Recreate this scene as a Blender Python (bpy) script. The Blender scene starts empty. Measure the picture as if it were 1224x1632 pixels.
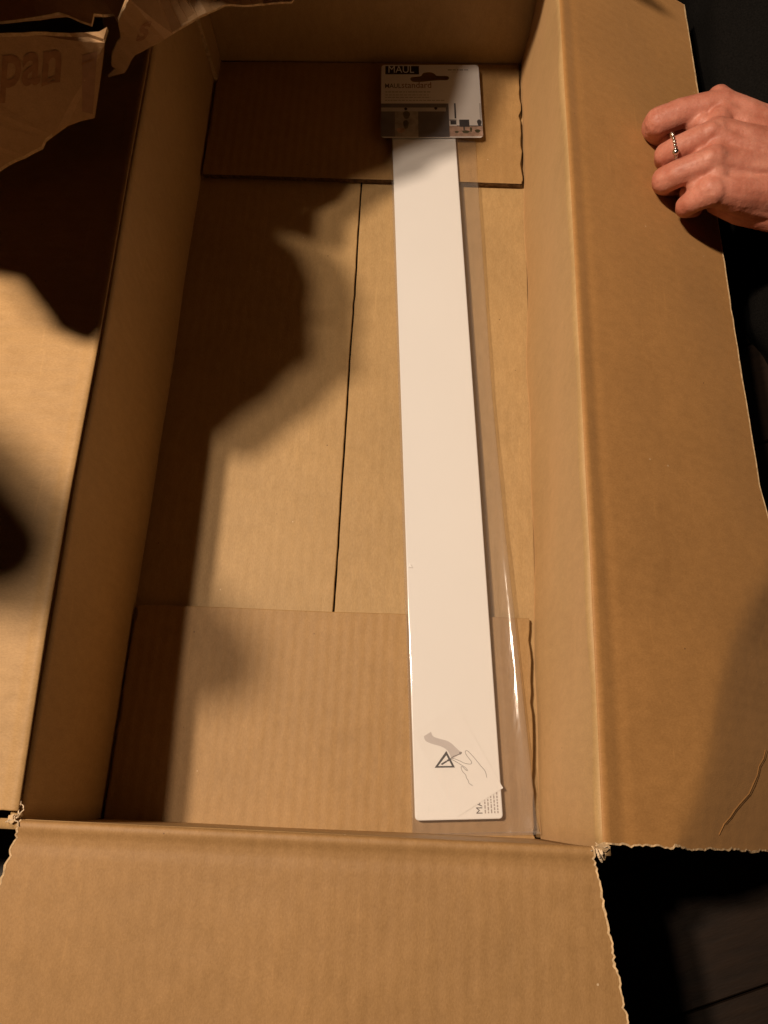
import bpy, bmesh, math, random
from mathutils.bvhtree import BVHTree
from mathutils import Vector, Matrix, noise
random.seed(7)
sc = bpy.context.scene
S = 0.01                                    # everything below is measured in centimetres

# ---------------------------------------------------------------- camera, world, lamps, exposure
def rot3(rx, ry, rz):
    return Matrix.Rotation(rz, 3, 'Z') @ Matrix.Rotation(ry, 3, 'Y') @ Matrix.Rotation(rx, 3, 'X')
CAM = Vector((17.3529, 1.4343, 47.7893)); ROT = rot3(0.352, 0.0251, 0.0418); FPX = 1244.14
cam = bpy.data.cameras.new('camera'); co = bpy.data.objects.new('camera', cam); sc.collection.objects.link(co)
co.matrix_world = Matrix.Translation(CAM * S) @ ROT.to_4x4()
cam.sensor_fit = 'VERTICAL'; cam.sensor_height = 36; cam.lens = FPX / 1632 * 36
cam.clip_start = 0.01; cam.clip_end = 50
sc.camera = co
sc.render.resolution_x = 768; sc.render.resolution_y = 1024
def at(px, py, z):
    """measuring aid: the place at height z (cm) that a survey point of the photograph marks"""
    d = ROT @ Vector(((px - 612) / FPX, -(py - 816) / FPX, -1.0))
    return CAM + d * ((z - CAM.z) / d.z)

w = bpy.data.worlds.new('World'); sc.world = w; w.use_nodes = True
w.node_tree.nodes['Background'].inputs[0].default_value = (1.0, 0.62, 0.36, 1)
w.node_tree.nodes['Background'].inputs[1].default_value = 0.0025
def bulb(name, loc, power, r):
    l = bpy.data.lights.new(name, 'POINT'); l.energy = power; l.color = (1.0, 0.80, 0.61); l.shadow_soft_size = r * S
    o = bpy.data.objects.new(name, l); o.location = Vector(loc) * S; sc.collection.objects.link(o)
bulb('lamp_bulb', (-26.5, 26, 112), 12.8, 3.0)
bulb('lamp_bulb', (-36.5, 29, 112), 31.0, 3.0)
sc.view_settings.view_transform = 'Standard'; sc.view_settings.look = 'None'
sc.view_settings.exposure = 0.65; sc.view_settings.gamma = 1.0
sc.render.engine = 'CYCLES'
sc.cycles.max_bounces = 10; sc.cycles.diffuse_bounces = 2; sc.cycles.transparent_max_bounces = 16

# ---------------------------------------------------------------- helpers
C = sc.collection
def n1(x, y=0.0, z=0.0): return noise.noise(Vector((x, y, z)))
def link(name, me, mats, parent=None, smooth=False):
    o = bpy.data.objects.new(name, me); C.objects.link(o)
    for m in (mats if isinstance(mats, (list, tuple)) else [mats]): me.materials.append(m)
    if parent: o.parent = parent
    if smooth:
        for p in me.polygons: p.use_smooth = True
    return o
def mesh(name, verts, faces, mats, parent=None, smooth=False, mi=None):
    me = bpy.data.meshes.new(name)
    me.from_pydata([tuple(Vector(v) * S) for v in verts], [], faces); me.validate(); 
    o = link(name, me, mats, parent, smooth)
    if mi and len(mi) == len(me.polygons):
        for p, k in zip(me.polygons, mi): p.material_index = k
    return o
def thing(name, label, cat, group=None):
    o = bpy.data.objects.new(name, None); C.objects.link(o); o.empty_display_size = .02
    o['label'] = label; o['category'] = cat
    if group: o['group'] = group
    return o

# ---------------------------------------------------------------- materials
def newmat(name):
    m = bpy.data.materials.new(name); m.use_nodes = True; nt = m.node_tree
    return m, nt, nt.nodes['Principled BSDF']
def N(nt, t, **kw):
    n = nt.nodes.new(t)
    for k, v in kw.items():
        if k in n.inputs: n.inputs[k].default_value = v
        else: setattr(n, k, v)
    return n
def obj_coords(nt, scale=(1, 1, 1)):
    tc = N(nt, 'ShaderNodeTexCoord'); mp = N(nt, 'ShaderNodeMapping'); mp.inputs['Scale'].default_value = scale
    nt.links.new(tc.outputs['Object'], mp.inputs[0]); return mp.outputs[0]
def noise_node(nt, co_, scale, detail=4, rough=.55):
    n = N(nt, 'ShaderNodeTexNoise'); n.inputs['Scale'].default_value = scale; n.inputs['Detail'].default_value = detail
    n.inputs['Roughness'].default_value = rough; nt.links.new(co_, n.inputs['Vector']); return n.outputs['Fac']
def ramp(nt, fac, stops):
    r = N(nt, 'ShaderNodeValToRGB'); e = r.color_ramp.elements
    while len(e) < len(stops): e.new(.5)
    for k, (p, c) in enumerate(stops): e[k].position = p; e[k].color = (c[0], c[1], c[2], 1)
    nt.links.new(fac, r.inputs[0]); return r.outputs[0]
def mixc(nt, mode, fac, a, b):
    m = N(nt, 'ShaderNodeMix'); m.data_type = 'RGBA'; m.blend_type = mode
    if isinstance(fac, float): m.inputs['Factor'].default_value = fac
    else: nt.links.new(fac, m.inputs['Factor'])
    nt.links.new(a, m.inputs['A']); nt.links.new(b, m.inputs['B']); return m.outputs['Result']
def bump(nt, h, strength, dist, prev=None):
    b = N(nt, 'ShaderNodeBump'); b.inputs['Strength'].default_value = strength; b.inputs['Distance'].default_value = dist
    nt.links.new(h, b.inputs['Height'])
    if prev is not None: nt.links.new(prev, b.inputs['Normal'])
    return b.outputs[0]
def math_node(nt, op, a, b=None):
    m = N(nt, 'ShaderNodeMath'); m.operation = op
    for i, v in enumerate((a, b)):
        if v is None: continue
        if isinstance(v, (int, float)): m.inputs[i].default_value = v
        else: nt.links.new(v, m.inputs[i])
    return m.outputs[0]

def kraft(name, base, flute='x', flute_amt=.12, grain=(1, 1, 1), sheen=.38):
    """kraft liner: fibre mottling, dark and pale flecks, the flutes telegraphing through, soft sheen"""
    m, nt, b = newmat(name)
    c = obj_coords(nt); cg = obj_coords(nt, grain)
    big = noise_node(nt, c, 14, 3); mid = noise_node(nt, cg, 240, 4, .6); fine = noise_node(nt, cg, 1400, 3, .7)
    br = Vector(base)
    col = ramp(nt, big, [(.3, br * .93), (.7, br * 1.06)])
    col = mixc(nt, 'MULTIPLY', 1.0, col, ramp(nt, mid, [(.3, (.92, .91, .89)), (.7, (1.05, 1.05, 1.06))]))
    col = mixc(nt, 'MULTIPLY', 1.0, col, ramp(nt, fine, [(.32, (.90, .88, .85)), (.68, (1.07, 1.07, 1.08))]))
    v = N(nt, 'ShaderNodeTexVoronoi'); v.inputs['Scale'].default_value = 95; nt.links.new(c, v.inputs['Vector'])
    sp = math_node(nt, 'LESS_THAN', v.outputs['Distance'], .045)
    sep = N(nt, 'ShaderNodeSeparateColor'); nt.links.new(v.outputs['Color'], sep.inputs[0])
    sp1 = math_node(nt, 'MULTIPLY', sp, math_node(nt, 'GREATER_THAN', sep.outputs[0], .82))
    sp2 = math_node(nt, 'MULTIPLY', sp, math_node(nt, 'LESS_THAN', sep.outputs[0], .12))
    dk = N(nt, 'ShaderNodeRGB'); dk.outputs[0].default_value = (.10, .05, .02, 1)
    pl = N(nt, 'ShaderNodeRGB'); pl.outputs[0].default_value = (.72, .55, .36, 1)
    col = mixc(nt, 'MIX', math_node(nt, 'MULTIPLY', sp1, .7), col, dk.outputs[0])
    col = mixc(nt, 'MIX', math_node(nt, 'MULTIPLY', sp2, .6), col, pl.outputs[0])
    sm_ = noise_node(nt, obj_coords(nt, (1, .45, 1)), 26, 6, .7)
    col = mixc(nt, 'MULTIPLY', 1.0, col, ramp(nt, sm_, [(.27, (.88, .86, .83)), (.38, (1, 1, 1)), (.64, (1, 1, 1)), (.74, (1.07, 1.07, 1.06))]))
    sc_ = noise_node(nt, obj_coords(nt, (1, .05, 1)), 300, 2, .5)
    col = mixc(nt, 'MULTIPLY', 1.0, col, ramp(nt, sc_, [(.68, (1, 1, 1)), (.76, (1.10, 1.10, 1.10))]))
    nt.links.new(col, b.inputs['Base Color'])
    b.inputs['Roughness'].default_value = .6; b.inputs['Specular IOR Level'].default_value = .38
    b.inputs['Sheen Weight'].default_value = sheen; b.inputs['Sheen Roughness'].default_value = .5; b.inputs['Sheen Tint'].default_value = (1, .58, .28, 1)
    wv = N(nt, 'ShaderNodeTexWave'); wv.wave_type = 'BANDS'; wv.bands_direction = flute.upper(); wv.inputs['Scale'].default_value = 45
    wv.inputs['Distortion'].default_value = .6; wv.inputs['Detail'].default_value = 2; nt.links.new(c, wv.inputs['Vector'])
    nb = bump(nt, big, .5, .004)
    nb = bump(nt, wv.outputs['Fac'], flute_amt, .0012, nb)
    nb = bump(nt, mid, .25, .0006, nb); nb = bump(nt, fine, .3, .0003, nb)
    nt.links.new(nb, b.inputs['Normal'])
    return m
KR = (.445, .285, .122)
M = {}
M['floor_kraft'] = kraft('kraft_inner_bottom', KR, 'x', .04, (1, .35, 1))
M['minor_kraft'] = kraft('kraft_inner_minor_flap', (.385, .228, .088), 'x', .10, (1, .5, 1))
M['wall_kraft'] = kraft('kraft_inner_wall', (.455, .295, .128), 'y', .03, (1, 1, .4))
M['end_kraft'] = kraft('kraft_inner_end_wall', (.42, .26, .108), 'x', .03, (1, 1, .4), 0.0)
M['flap_kraft'] = kraft('kraft_inner_flap', (.435, .262, .104), 'y', .04, (.5, 1, 1))
M['side_kraft'] = kraft('kraft_inner_side_flap', (.43, .218, .070), 'y', .04, (.5, 1, 1))
M['front_kraft'] = kraft('kraft_inner_front_flap', (.355, .200, .076), 'x', .08, (1, .5, 1), .1)
M['carton_kraft'] = kraft('kraft_dull_outer', (.41, .245, .118), 'x', .1)

def plain(name, col, rough=.6, spec=.4, var=.1, nscale=200, bmp=.1, bd=.0004):
    m, nt, b = newmat(name); c = obj_coords(nt); f = noise_node(nt, c, nscale, 4)
    v = Vector(col); nt.links.new(ramp(nt, f, [(.3, v * (1 - var)), (.7, v * (1 + var))]), b.inputs['Base Color'])
    b.inputs['Roughness'].default_value = rough; b.inputs['Specular IOR Level'].default_value = spec
    if bmp: nt.links.new(bump(nt, f, bmp, bd), b.inputs['Normal'])
    return m
M['edge'] = plain('torn_board_edge', (.62, .43, .24), .85, .2, .25, 350, .8, .001)
M['shade_edge'] = plain('shaded_board_edge', (.11, .06, .025), .95, .1, .5, 420, .8, .002)  # brown darkened to stand for the shade on the end panels' edges
M['fibre'] = plain('paper_fibre', (.72, .56, .38), .8, .2, .15, 300)
M['void'] = plain('print_black', (.012, .011, .012), .5, .4, .1)
M['skin_placeholder'] = None

# white lacquered steel with faint scuffs
m, nt, b = newmat('white_lacquer'); c = obj_coords(nt); cs = obj_coords(nt, (1, .12, 1))
sc1 = noise_node(nt, cs, 260, 5, .7)
col = ramp(nt, noise_node(nt, c, 9, 3), [(.3, (.855, .84, .82)), (.7, (.88, .865, .845))])
col = mixc(nt, 'MULTIPLY', 1.0, col, ramp(nt, sc1, [(.24, (.90, .89, .88)), (.31, (1, 1, 1))]))
nt.links.new(col, b.inputs['Base Color']); b.inputs['Roughness'].default_value = .42
b.inputs['Specular IOR Level'].default_value = .35
nt.links.new(bump(nt, noise_node(nt, c, 60, 3), .05, .001), b.inputs['Normal']); M['white'] = m
M['paper'] = plain('white_paper', (.862, .845, .825), .7, .3, .015, 90, .05)
M['card'] = plain('white_card', (.74, .70, .68), .45, .4, .02, 90, .05)
M['logo_grey'] = plain('print_charcoal', (.06, .055, .06), .5, .4, .1)
M['ink'] = plain('print_ink', (.10, .085, .085), .6, .3, .1)
M['ink_red'] = plain('print_ink_red', (.24, .10, .07), .6, .3, .1)
M['ink_pale'] = plain('print_ink_pale', (.42, .37, .35), .6, .3, .05)
M['ink_grey'] = plain('print_grey_band', (.58, .54, .53), .6, .3, .03)
M['photo_wall'] = plain('print_pale_wall', (.50, .47, .46), .4, .4, .05)
M['photo_dark'] = plain('print_slate', (.15, .135, .14), .4, .4, .2, 60)
M['photo_mid'] = plain('print_window', (.34, .30, .27), .4, .4, .3, 160)
M['photo_floor'] = plain('print_wood', (.45, .30, .23), .4, .4, .3, 260)
M['photo_plant'] = plain('print_plant', (.10, .09, .05), .4, .4, .5, 300)
M['stamp'] = plain('faded_print', (.33, .165, .078), .7, .2, .15, 300)
M['ink_brown'] = plain('torn_inside', (.13, .065, .025), .9, .1, .2)
m, nt, b = newmat('dark_floor_wood'); c = obj_coords(nt, (.18, 1, 1))
g = noise_node(nt, c, 130, 6, .65); nt.links.new(ramp(nt, g, [(.3, (.008, .004, .0018)), (.7, (.022, .0105, .0045))]), b.inputs['Base Color'])
b.inputs['Roughness'].default_value = .5; nt.links.new(bump(nt, g, .3, .001), b.inputs['Normal']); M['wood'] = m
m, nt, b = newmat('black_cloth'); c = obj_coords(nt)
f = noise_node(nt, c, 900, 2); nt.links.new(ramp(nt, f, [(.3, (.003, .0025, .002)), (.7, (.008, .007, .006))]), b.inputs['Base Color'])
b.inputs['Roughness'].default_value = .9; b.inputs['Specular IOR Level'].default_value = .1
nt.links.new(bump(nt, f, .5, .001), b.inputs['Normal']); M['cloth'] = m
# skin
m, nt, b = newmat('skin'); c = obj_coords(nt)
big = noise_node(nt, c, 55, 3); fine = noise_node(nt, c, 900, 4, .6)
col = ramp(nt, big, [(.3, (.45, .152, .096)), (.7, (.61, .258, .184))])
blot = noise_node(nt, c, 190, 5, .65)
col = mixc(nt, 'MULTIPLY', 1.0, col, ramp(nt, blot, [(.3, (.93, .84, .82)), (.7, (1.05, 1.08, 1.08))]))
col = mixc(nt, 'MULTIPLY', 1.0, col, ramp(nt, fine, [(.3, (.93, .90, .88)), (.7, (1.04, 1.04, 1.04))]))
nt.links.new(col, b.inputs['Base Color']); b.inputs['Roughness'].default_value = .53
b.inputs['Subsurface Weight'].default_value = .10; b.inputs['Subsurface Scale'].default_value = .004
b.inputs['Subsurface Radius'].default_value = (1, .35, .2)
vv = N(nt, 'ShaderNodeTexVoronoi'); vv.inputs['Scale'].default_value = 900; nt.links.new(c, vv.inputs['Vector'])
nb = bump(nt, vv.outputs['Distance'], .18, .0004); nb = bump(nt, fine, .25, .0005, nb); nb = bump(nt, noise_node(nt, c, 220, 3), .25, .0012, nb)
nt.links.new(nb, b.inputs['Normal']); M['skin'] = m
m, nt, b = newmat('silver'); b.inputs['Metallic'].default_value = 1; b.inputs['Base Color'].default_value = (.72, .68, .62, 1)
b.inputs['Roughness'].default_value = .22; M['silver'] = m
# clear film
m = bpy.data.materials.new('clear_film'); m.use_nodes = True; nt = m.node_tree; nt.nodes.clear()
out = N(nt, 'ShaderNodeOutputMaterial'); tr = N(nt, 'ShaderNodeBsdfTransparent'); tr.inputs[0].default_value = (.955, .95, .95, 1)
gl = N(nt, 'ShaderNodeBsdfGlossy'); gl.inputs['Roughness'].default_value = .13; gl.inputs['Color'].default_value = (1, 1, 1, 1)
df = N(nt, 'ShaderNodeBsdfDiffuse'); df.inputs[0].default_value = (.82, .78, .72, 1)
fr = N(nt, 'ShaderNodeLayerWeight'); fr.inputs['Blend'].default_value = .5
c = obj_coords(nt, (1, .22, 1)); nb = bump(nt, noise_node(nt, c, 90, 3), .30, .0016)
nt.links.new(nb, gl.inputs['Normal']); nt.links.new(nb, fr.inputs['Normal'])
m1 = N(nt, 'ShaderNodeMixShader'); m1.inputs[0].default_value = .055
nt.links.new(tr.outputs[0], m1.inputs[1]); nt.links.new(df.outputs[0], m1.inputs[2])
frf = math_node(nt, 'ADD', math_node(nt, 'MULTIPLY', math_node(nt, 'POWER', fr.outputs['Facing'], 4.0), .75), .045)
m2 = N(nt, 'ShaderNodeMixShader'); nt.links.new(frf, m2.inputs[0])
nt.links.new(m1.outputs[0], m2.inputs[1]); nt.links.new(gl.outputs[0], m2.inputs[2])
nt.links.new(m2.outputs[0], out.inputs[0]); M['film'] = m

# ---------------------------------------------------------------- cardboard sheet builder
def stations(length, step, jag):
    s = [0.0]
    if jag: s += [.06, .16, .35, .7]
    a = s[-1]; b_ = length - (.7 if jag else 0)
    k = max(1, int(round((b_ - a) / step)))
    s += [a + (b_ - a) * i / k for i in range(1, k + 1)]
    if jag: s += [length - .35, length - .16, length - .06, length]
    return [x / length for x in s]
def jagfn(seed, amp):
    def f(t):
        v = n1(t * 1.1, seed) * .45 + n1(t * 2.9, seed + 3) * .55 + abs(n1(t * 4.3, seed + 7)) * .9
        tear = max(0, n1(t * .35, seed + 11) - .12) * 1.6
        return amp * v * (1 + 2 * tear)
    return f
def sheet(name, fn, wu, wv, th, mats, parent, su=1.0, sv=1.0, jag=(), seed=1.0, smooth=True, warp=.05, wscale=.12, fold='', trim=()):
    """board: fn(u,v)->inner face point (cm), u and v in 0..1; edges named in jag are torn; thickness goes behind the face"""
    J = dict(jag)
    U = stations(wu, su, 'u0' in J or 'u1' in J); V = stations(wv, sv, 'v0' in J or 'v1' in J)
    def P(u, v):
        uu, vv = u, v; a = u * wu; b_ = v * wv
        fall = lambda d: max(0.0, 1 - d / .7) ** 1.5
        if 'u0' in J: uu += jagfn(seed, J['u0'])(b_) * fall(a) / wu
        if 'u1' in J: uu -= jagfn(seed + 20, J['u1'])(b_) * fall(wu - a) / wu
        if 'v0' in J: vv += jagfn(seed + 40, J['v0'])(a) * fall(b_) / wv
        if 'v1' in J: vv -= jagfn(seed + 60, J['v1'])(a) * fall(wv - b_) / wv
        return fn(uu, vv)
    G = [[Vector(P(u, v)) for v in V] for u in U]
    nu, nv = len(U), len(V); top = []; bot = []
    Nn = [[None] * nv for _ in range(nu)]
    for i in range(nu):
        for j in range(nv):
            du = G[min(i + 1, nu - 1)][j] - G[max(i - 1, 0)][j]; dv = G[i][min(j + 1, nv - 1)] - G[i][max(j - 1, 0)]
            n = du.cross(dv); n.normalize(); Nn[i][j] = n
    for i in range(nu):
        for j in range(nv):
            p = G[i][j]; n = Nn[i][j]
            wv_ = warp * n1(p.x * wscale + seed, p.y * wscale, p.z * wscale)
            top.append(p + n * wv_); bot.append(p + n * (wv_ - th))
    idx = lambda i, j: i * nv + j
    F = []; MI = []
    for i in range(nu - 1):
        for j in range(nv - 1):
            F.append((idx(i, j), idx(i + 1, j), idx(i + 1, j + 1), idx(i, j + 1))); MI.append(0)
    o = nu * nv
    for i in range(nu - 1):
        for j in range(nv - 1):
            F.append((o + idx(i, j), o + idx(i, j + 1), o + idx(i + 1, j + 1), o + idx(i + 1, j))); MI.append(0)
    def side(a, b_): F.append((a, b_, o + b_, o + a)); MI.append(1)
    for i in range(nu - 1):
        side(idx(i + 1, 0), idx(i, 0)); MI[-1] = 0 if fold == 'v0' else 1
        side(idx(i, nv - 1), idx(i + 1, nv - 1)); MI[-1] = 0 if fold == 'v1' else 1
    for j in range(nv - 1):
        side(idx(0, j), idx(0, j + 1)); MI[-1] = 0 if fold == 'u0' else 1
        side(idx(nu - 1, j + 1), idx(nu - 1, j)); MI[-1] = 0 if fold == 'u1' else 1
    ob = mesh(name, top + bot, F, mats, parent, False, MI)
    for p in ob.data.polygons: p.use_smooth = (p.material_index == 0) and smooth
    for e_ in trim:                                            # the pale torn lip of the inner liner along a ripped edge
        K = {'u1': [(nu - 1, j, nu - 3, j) for j in range(nv)], 'u0': [(0, j, 2, j) for j in range(nv)], 'v0': [(i, 0, i, 2) for i in range(nu)]}[e_]
        V_ = []; F_ = []
        for q_, (i, j, i2, j2) in enumerate(K):
            a_, b_ = top[idx(i, j)], top[idx(i2, j2)]; n_ = Nn[i][j]; d_ = (b_ - a_).normalized()
            wd = .035 + .10 * max(0, n1(q_ * .23, seed + 5)) + .05 * abs(n1(q_ * .9, seed))
            V_ += [a_ - d_ * .05 * abs(n1(q_ * .7, seed + 9)) + n_ * .006 - n_ * .12, a_ - d_ * .03 + n_ * .03, a_ + d_ * wd + n_ * .008]
        for q_ in range(len(K) - 1):
            a_ = 3 * q_; F_ += [(a_, a_ + 1, a_ + 4, a_ + 3), (a_ + 1, a_ + 2, a_ + 5, a_ + 4)]
        mesh('torn_liner', V_, F_, [mats[1]], parent)
    return ob
def lerp(a, b, t): return a + (b - a) * t
def pw(t, pts):
    for (a, va), (b_, vb) in zip(pts, pts[1:]):
        if t <= b_: return va + (vb - va) * (t - a) / (b_ - a)
    return pts[-1][1]

# ---------------------------------------------------------------- the setting: dark wood floor
FZ = -1.05
fl = mesh('floor', [(-260, -260, FZ - 1.2), (300, -260, FZ - 1.2), (300, 320, FZ - 1.2), (-260, 320, FZ - 1.2)], [(0, 1, 2, 3)], M['void'])
fl['kind'] = 'structure'
ang = math.radians(18.9); du = Vector((math.cos(ang), math.sin(ang), 0)); dn = Vector((-math.sin(ang), math.cos(ang), 0))
PW = 7.36; line0 = Vector((28.26, -2.5, 0)).dot(dn)
bm = bmesh.new(); bmesh.ops.create_cube(bm, size=1)
for v in bm.verts: v.co = Vector((v.co.x * 299.8, v.co.y * (PW - .14), v.co.z * 1.0)) * S
bmesh.ops.bevel(bm, geom=bm.edges[:], offset=.0008, segments=1, affect='EDGES')
pm = bpy.data.meshes.new('plank'); bm.to_mesh(pm); bm.free(); pm.materials.append(M['wood'])
for k in range(-14, 20):
    for q in range(-2, 3):
        cc = du * (q * 300 + 24 * (k % 3) + 10) + dn * (line0 + (k + .5) * PW)
        if not (-220 < cc.x < 260 and -160 < cc.y < 220): continue
        o = bpy.data.objects.new('plank', pm); C.objects.link(o); o.parent = fl
        o.location = Vector((cc.x, cc.y, FZ - .5 + .02 * n1(k * 3.3, q))) * S; o.rotation_euler = (0, 0, ang)

# ---------------------------------------------------------------- the big cardboard box
W, L, H = 25.0, 58.1, 12.2
box = thing('cardboard_box', 'long open kraft cardboard box with its flaps folded out, lying on the dark wooden floor', 'cardboard box')
xr_left = lambda y: pw(y, [(-2, .80), (0, .78), (8.2, .46), (14.6, .34), (23, .32), (34.8, .11), (44.8, -.01), (60, -.15)])
xr_right = lambda y: pw(y, [(-2, 25.68), (0, 25.67), (12, 25.74), (34, 25.72), (49, 25.6), (60, 25.55)])
BM = [M['floor_kraft'], M['edge']]; MM = [M['minor_kraft'], M['shade_edge']]; WM = [M['wall_kraft'], M['edge']]; FM = [M['flap_kraft'], M['edge']]
seam = lambda y: 12.56 + .05 * n1(y * .15, 4)
sheet('bottom_panel', lambda u, v: (lerp(-.1, seam(lerp(-.3, L, v)) - .07, u), lerp(-.3, L, v), 0), 12.5, L, .45, BM, box, .8, .8, [('u1', .04)], 2.1)
sheet('bottom_panel', lambda u, v: (lerp(seam(lerp(-.3, L, v)) + .05, W + .1, u), lerp(-.3, L, v), -.03), 12.5, L, .45, BM, box, .8, .8, [('u0', .04)], 5.1)
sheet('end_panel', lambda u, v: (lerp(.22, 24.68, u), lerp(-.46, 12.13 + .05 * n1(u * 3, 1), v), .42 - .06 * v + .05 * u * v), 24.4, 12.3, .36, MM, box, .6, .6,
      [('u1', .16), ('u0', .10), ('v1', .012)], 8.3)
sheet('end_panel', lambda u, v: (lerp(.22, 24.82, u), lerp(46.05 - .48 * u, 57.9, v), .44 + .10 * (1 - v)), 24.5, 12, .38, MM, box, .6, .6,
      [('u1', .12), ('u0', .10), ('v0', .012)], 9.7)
# walls: inner faces, thickness outwards
sheet('side_wall', lambda u, v: (lerp(0, xr_left(lerp(L + .3, -.45, v)), u ** 1.0) + .12 * math.sin(u * 3.14) * n1(v * 3, 9), lerp(L + .3, -.45, v), lerp(-.5, H - .24, u)),
      12.7, L, .42, WM, box, .8, 1.0, (), 12.2, warp=.10, fold='u1')
sheet('side_wall', lambda u, v: (lerp(W, xr_right(lerp(-.45, L + .3, v)), u) + .1 * math.sin(u * 3.14) * n1(v * 3, 19), lerp(-.45, L + .3, v), lerp(-.5, H - .24, u)),
      12.7, L, .42, WM, box, .8, 1.0, (), 15.2, warp=.30, wscale=.15, fold='u1')
sheet('end_wall', lambda u, v: (lerp(-.1, W + .25, v), -.36 - .0 * u + .26 * u * u, lerp(-.5, H - .24, u)), 12.7, 26, .42, [M['end_kraft'], M['edge']], box, 1, 1, (), 22.2, warp=.04, fold='u1')
sheet('end_wall', lambda u, v: (lerp(W + .9, -.5, v), L + .1 * u, lerp(-.5, H, u)), 12.7, 26, .42, WM, box, 1, 1, (), 25.2, warp=.06, fold='u1')
sheet('glue_tab', lambda u, v: (.3 + lerp(0, xr_left(57), u), lerp(L, 55.9 - .9 * u, v), lerp(.1, H - .3, u)), 12, 2.2, .3, WM, box, 1, .5, [('v1', .02)], 27)
# crease profile: small pressed lip, then the flap runs out
def crease(s):
    return pw(s, [(0, 0), (.10, .07), (.22, .12), (.38, .10), (.62, .0), (.95, -.035), (1.4, 0), (99, 0)])
def flapfn(side):
    def f(u, v):
        if side == 'L':
            y = lerp(.25, L, v); s = u * 12.5; x = xr_left(y) - s * .996
            z = H + crease(s) + .25 * math.sin(u * 2.4) - .5 * u * u + .25 * n1(u * 2, v * 3, 2) * u
            return (x, y, z)
        y = lerp(L - 1.2, 0.0, v); s = u * 12.6
        yy = y - .55 * u * (v) + (.0 if v < .9 else 0)
        bend = math.radians(25.5 + 2.5 * u)
        x = xr_right(y) + s * math.cos(bend)
        xo = pw(y, [(0, 2.6), (8, 1.9), (14, .7), (19, .0), (35, -.35), (58, -.7)])       # outer edge is not cut quite parallel
        z = H + crease(s) * 1.0 - s * math.sin(bend) + .22 * n1(u * 2.2, v * 3.5, 6) * u
        y2 = y - .4 * u * v + .0
        sc_ = pw(y2, [(-1, 2.6), (0, 3.0), (1.5, 3.9), (4, 5.0), (7, 6.0), (9.5, 7.3), (11.5, 9.0), (13.5, 11.2), (16, 13.5)])
        if s > sc_:                                             # the near outer corner is bent down along a soft curved fold
            dd = s - sc_; g_ = dd * dd / (dd + .4); z -= g_ * .52
        return (x + xo * u, y2, z)
    return f
fL, fR = flapfn('L'), flapfn('R')
def fine_u(f, wu):     # more rows close to the crease
    def g(u, v):
        return f(u, v)
    return g
sheet('top_flap', lambda u, v: fL(1 - u, v), 12.5, L, .42, FM, box, .2, .7, [('v0', .05), ('v1', .05), ('u0', .03)], 31, warp=.03, fold='u1')
right_flap = sheet('top_flap', lambda u, v: fR(u, 1 - v), 12.6, L, .42, [M['side_kraft'], M['edge']], box, .12, .7, [('v0', .20), ('v1', .1), ('u1', .06)], 35, warp=.04, fold='u0', trim=('v0', 'u1'))
def ff(u, v):          # u across the box, v outwards
    s = v * 12.0; tilt = math.radians(-4)
    xl = .90 - .18 * s; xr = 25.25 + .18 * s
    crz = crease(s)
    return (lerp(xl, xr, u), -.10 - s * math.cos(tilt), H + crz + s * math.sin(tilt) + .12 * n1(u * 3, v * 2, 8) * v)
sheet('top_flap', lambda u, v: ff(u, 1 - v), 24.5, 12, .42, [M['front_kraft'], M['edge']], box, .5, .12, [('u0', .14), ('u1', .20)], 39, warp=.03, fold='v1', trim=('u1', 'u0'))
# far flap: unseen above the frame, its inward lean set to shade the far wall
def fb(u, v):
    s = v * 11.5; t = math.radians(52)
    return (lerp(.3, 24.9, u), L - s * math.cos(t), H + s * math.sin(t))
sheet('top_flap', lambda u, v: fb(u, v), 24.5, 11.5, .42, FM, box, 1, 1, [('u0', .08), ('u1', .08)], 43, warp=.1)

# torn paper fibres at the corners
def ribbon(name, pts, wd, mat, parent, closed=False, up=Vector((0, 0, 1)), th=.02):
    P = [Vector(p) for p in pts]; V = []; F = []
    for i, p in enumerate(P):
        d = (P[min(i + 1, len(P) - 1)] - P[max(i - 1, 0)]); d.normalize()
        s = d.cross(up); s = s.normalized() if s.length > 1e-4 else Vector((1, 0, 0)); n = s.cross(d)
        wq = wd * (1 if 0 < i < len(P) - 1 else .45)
        V += [p - s * wq / 2, p + s * wq / 2, p + s * wq / 2 - n * th, p - s * wq / 2 - n * th]
    for i in range(len(P) - 1):
        a = i * 4; b_ = a + 4
        for k in range(4): F.append((a + k, a + (k + 1) % 4, b_ + (k + 1) % 4, b_ + k))
    F += [(3, 2, 1, 0), (len(V) - 4, len(V) - 3, len(V) - 2, len(V) - 1)]
    return mesh(name, V, F, mat, parent, False)
def curlies(cx, cy, cz, dirs, seed):
    rs = random.Random(seed)
    for (dx, dy, ln, wd) in dirs:
        pts = []; x, y, z = cx + rs.uniform(-.1, .1), cy + rs.uniform(-.1, .1), cz; a = math.atan2(dy, dx)
        for k in range(9):
            pts.append((x, y, z)); a += rs.uniform(-.75, .75); x += math.cos(a) * ln / 8; y += math.sin(a) * ln / 8; z += rs.uniform(-.06, .09)
        ribbon('paper_fibre', pts, wd, M['fibre'], box, up=Vector((rs.uniform(-.6, .6), rs.uniform(-.6, .6), 1)))
curlies(.72, -.02, 12.22, [(0, 1, .8, .05), (1, .3, .6, .04), (-1, -.5, .45, .07), (.5, 1, .5, .03), (-.7, .1, .3, .09), (1, -.2, .5, .035), (.3, -1, .3, .05), (-.4, .8, .4, .03)], 4)
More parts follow.
